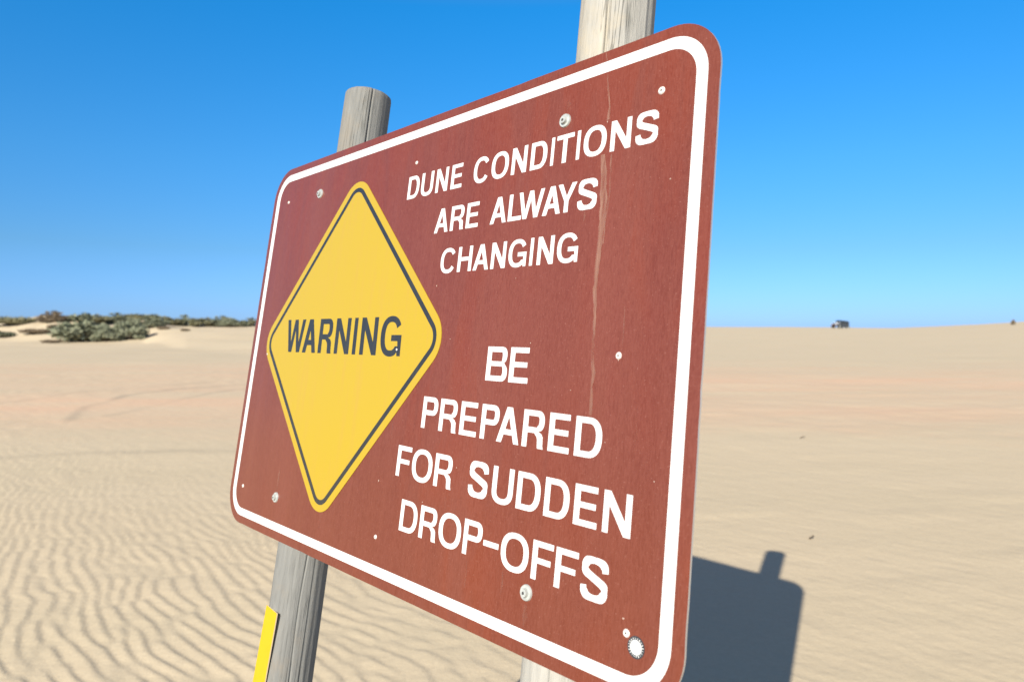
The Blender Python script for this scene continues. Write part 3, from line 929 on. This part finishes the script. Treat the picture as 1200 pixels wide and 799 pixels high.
def shrub(name, x, y, sx, sy, sz, rot, var, leaf, label, group):
    z = float(height(np.array(x), np.array(y)))
    e = empty(name); e.matrix_world = Matrix.Translation((x, y, z - .04 * sz)) @ Matrix.Rotation(rot, 4, 'Z')
    e.scale = (sx, sy, sz)
    tag(e, label, "shrub" if name == "dune_shrub" else "grass tuft", group)
    k = (var, leaf)
    if k not in CACHE:
        v_, f_, sv_, sf_ = VAR[var]
        me = bpy.data.meshes.new("foliage"); me.from_pydata(v_, [], f_); me.materials.append(LEAF[leaf]); me.update()
        ms = bpy.data.meshes.new("stems"); ms.from_pydata(sv_, [], sf_); ms.materials.append(M_STEM); ms.update()
        CACHE[k] = (me, ms)
    for nm, me in (("foliage", CACHE[k][0]), ("stems", CACHE[k][1])):
        link(bpy.data.objects.new(nm, me), e)
    return e

def cast(px, py, d0=8.0, d1=149.0):
    """Where the sight line of a photograph pixel meets the sand; used once to survey positions."""
    ds = np.arange(d0, d1, .25)
    X = (px - 600) / FPX * ds; Z = CAMH + (386 - py) / FPX * ds
    hz = height(X, ds)
    k = np.nonzero(hz > Z)[0]
    D = ds[k[0]] if len(k) else None
    return (float((px - 600) / FPX * D), float(D)) if D else None
SHRUBS = [  # x px, base y px, width px, height px, variant, leaf, label
 (98, 399, 66, 36, 'a', 'green', "largest grey-green shrub at the front of the left dune"),
 (127, 400, 36, 26, 'b', 'green', "round green shrub touching the largest shrub on its right"),
 (152, 397.5, 40, 31, 'c', 'green', "grey-green shrub, rightmost of the front row of the left dune"),
 (176, 384, 34, 17, 'd', 'green', "low dark shrub on the slope right of the front row"),
 (60, 378, 30, 15, 'd', 'dry', "brownish shrub on the highest point of the left dune"),
 (14, 380, 44, 13, 'g', 'olive', "tufted green patch on the sand crest at the left frame edge"),
 (-2, 395, 34, 10, 'b', 'green', "low green shrub low on the slope at the left frame edge"),
 (43, 391, 34, 8, 'g', 'dry', "dry brown tuft on the sand left of the largest shrub"),
 (70, 386, 26, 8, 'h', 'dry', "dry tuft between the crest shrub and the largest shrub"),
 (108, 379, 32, 14, 'c', 'olive', "olive shrub on the skyline behind the largest shrub"),
 (136, 378, 32, 13, 'a', 'green', "dark shrub on the skyline behind the front row"),
 (163, 375, 34, 10, 'h', 'olive', "thin tufts along the skyline above the rightmost front shrub"),
 (86, 376, 28, 9, 'g', 'green', "grassy tufts just right of the highest crest shrub"),
 (198, 381, 28, 13, 'b', 'olive', "olive shrub just right of the gap in the left skyline"),
 (216, 382, 24, 15, 'a', 'green', "taller shrub with a pointed top right of the skyline gap"),
 (238, 383, 30, 15, 'c', 'olive', "olive-green shrub in the middle of the right-hand shrub row"),
 (258, 383, 26, 14, 'd', 'green', "grey-green shrub in the right-hand row with a sparse left side"),
 (275, 383, 26, 13, 'b', 'green', "dark low shrub toward the sign end of the right-hand row"),
 (294, 382, 26, 11, 'a', 'olive', "last shrub of the row before the sign's left edge"),
 (217, 388, 10, 4, 'h', 'dry', "tiny dry tuft alone on the sand below the shrub row"),
 (192, 386, 14, 5, 'g', 'dry', "small brown tuft at the foot of the shrub row"),
 (62, 402, 22, 6, 'g', 'dry', "dry tuft at the left foot of the largest shrub"),
 (1187, 380.5, 5, 7, 'd', 'dry', "small reddish-brown dry bush standing on the right dune crest"),
 (330, 382, 30, 10, 'c', 'olive', "shrub at the left dune crest hidden behind the sign"),
]
rs = random.Random(77)
for px, py, wpx, hpx, var, leaf, lab in SHRUBS:
    hit = cast(px, py)
    if hit is None:
        a_ = (px - 600) / FPX
        D = float(np.interp(a_, AX, DC)) - 1.5; hit = (a_ * D, D)
    x, y = hit
    sx = wpx * (1.22 if py < 385 and wpx > 20 else 1.05) / FPX * y; sz = hpx / FPX * y * 1.05
    nm = "grass_tuft" if var in 'gh' else "dune_shrub"
    if lab.endswith("hidden behind the sign"): continue
    shrub(nm, x, y, sx, sx * rs.uniform(.7, 1.0), sz, 0, var, leaf, lab, "shrubs and tufts on the dunes")

# ------------------------------------------------------------------ off-road car on the far ridge
def car():
    px = 984.5
    hit = cast(px, 384.6) or ((px - 600) / FPX * 148.0, 148.0)
    x, y = hit
    y = min(y + 1.0, 148.5); x = (px - 600) / FPX * y
    z = float(height(np.array(x), np.array(y)))
    root = empty("off_road_car")
    tag(root, "small dark off-road car with a white front on the far sand ridge", "car")
    MB = simple("dark_car_paint", (0.045, 0.050, 0.058), 0.35)
    MW = simple("white_car_panel", (0.85, 0.85, 0.85), 0.3)
    MG = simple("tinted_glass", (0.02, 0.025, 0.03), 0.3)
    MT = simple("tyre_rubber", (0.02, 0.02, 0.02), 0.9)
    MR = simple("red_brown_bumper", (0.16, 0.07, 0.05), 0.6)
    # front toward -x; length 3.7 m
    b = bmesh.new()
    prof = [(-1.75, .50), (-1.72, .98), (-.75, 1.10), (-.70, 1.12), (1.55, 1.12), (1.60, .50)]
    top = []
    for sgn in (-.78, .78): top.append([b.verts.new((px_, sgn, pz)) for px_, pz in prof])
    b.faces.new(top[0][::-1]); b.faces.new(top[1])
    for i in range(len(prof)):
        j = (i + 1) % len(prof)
        b.faces.new((top[0][i], top[0][j], top[1][j], top[1][i]))
    bmesh.ops.bevel(b, geom=list(b.edges), offset=.04, segments=2, affect='EDGES')
    bm_obj("body", b, MB, root)
    b = bmesh.new(); bevel_box(b, (-1.32, -.74, .90), (-.80, .74, 1.14), .03, Matrix.Rotation(-.10, 4, 'Y'))
    bm_obj("bonnet", b, MW, root)
    b = bmesh.new(); bevel_box(b, (-1.79, -.5, .62), (-1.74, .5, .95), .02); bm_obj("grille", b, MG, root)
    b = bmesh.new(); bevel_box(b, (-1.92, -.8, .48), (-1.78, .8, .60), .02); bm_obj("bumper", b, MR, root)
    b = bmesh.new(); bevel_box(b, (1.60, -.8, .48), (1.72, .8, .60), .02); bm_obj("bumper", b, MR, root)
    b = bmesh.new()
    bevel_box(b, (-.35, -.68, 1.60), (1.25, .68, 1.74), .07)
    bm_obj("roof", b, MB, root)
    for xx in (-.66, .35, 1.46):
        for sy in (-.72, .66):
            b = bmesh.new(); bevel_box(b, (xx, sy, 1.10), (xx + .08, sy + .06, 1.68)); bm_obj("pillar", b, MB, root)
    b = bmesh.new(); bevel_box(b, (-.64, -.64, 1.12), (-.62, .64, 1.66)); bm_obj("windscreen", b, MG, root)
    for sy in (-.70, .68):
        b = bmesh.new(); bevel_box(b, (-.57, sy, 1.13), (1.40, sy + .02, 1.62)); bm_obj("side_window", b, MG, root)
    for wx_ in (-1.15, 1.05):
        for sy in (-.80, .80):
            b = bmesh.new(); cyl(b, (wx_, sy - .12, .40), (wx_, sy + .12, .40), .40, n=24)
            w = bm_obj("wheel", b, MT, root)
            b = bmesh.new(); cyl(b, (wx_, sy - .135, .40), (wx_, sy + .135, .40), .20, n=16); bm_obj("rim", b, M_ZINC, w)
    b = bmesh.new(); cyl(b, (1.66, 0, .98), (1.90, 0, .98), .38, n=24); bm_obj("spare_wheel", b, MT, root)
    for sy in (-.55, .55):
        b = bmesh.new(); cyl(b, (-1.80, sy, .82), (-1.74, sy, .82), .11, n=14); bm_obj("headlight", b, MW, root)
    root.matrix_world = Matrix.Translation((x, y, z - .12)) @ Matrix.Rotation(math.radians(5.5), 4, 'Y') @ Matrix.Rotation(math.radians(22), 4, 'Z') @ Matrix.Scale(.84, 4)
car()

# ------------------------------------------------------------------ bits lying on the sand
def twig(px, py, ln, ang, label, name="twig"):
    x, y = pxg(px, py)
    z = float(height(np.array(x), np.array(y)))
    r = random.Random(int(px))
    b = bmesh.new(); p = Vector((0, 0, .006)); d = Vector((math.cos(ang), math.sin(ang), .25)).normalized()
    for i in range(5):
        q = p + d * ln / 5 + Vector((r.uniform(-1, 1), r.uniform(-1, 1), r.uniform(-.3, .3))) * ln * .03
        cyl(b, p, q, .0062 - i * .0008, .0056 - i * .0008, 7); p = q
    cyl(b, Vector((0, 0, .004)) + d * ln * .5, Vector((0, 0, .012)) + d * ln * .5 + Vector((ln * .12, -ln * .10, .01)), .004, .002, 6)
    o = bm_obj(name, b, M_TWIG); o.location = (x, y, z)
    tag(o, label, "twig")
twig(944, 628.5, .045, math.radians(25), "short dark twig lying alone on the sand above the sign's shadow")
twig(935, 513.5, .07, math.radians(10), "tiny dark fleck of driftwood far out on the smooth sand at the right")
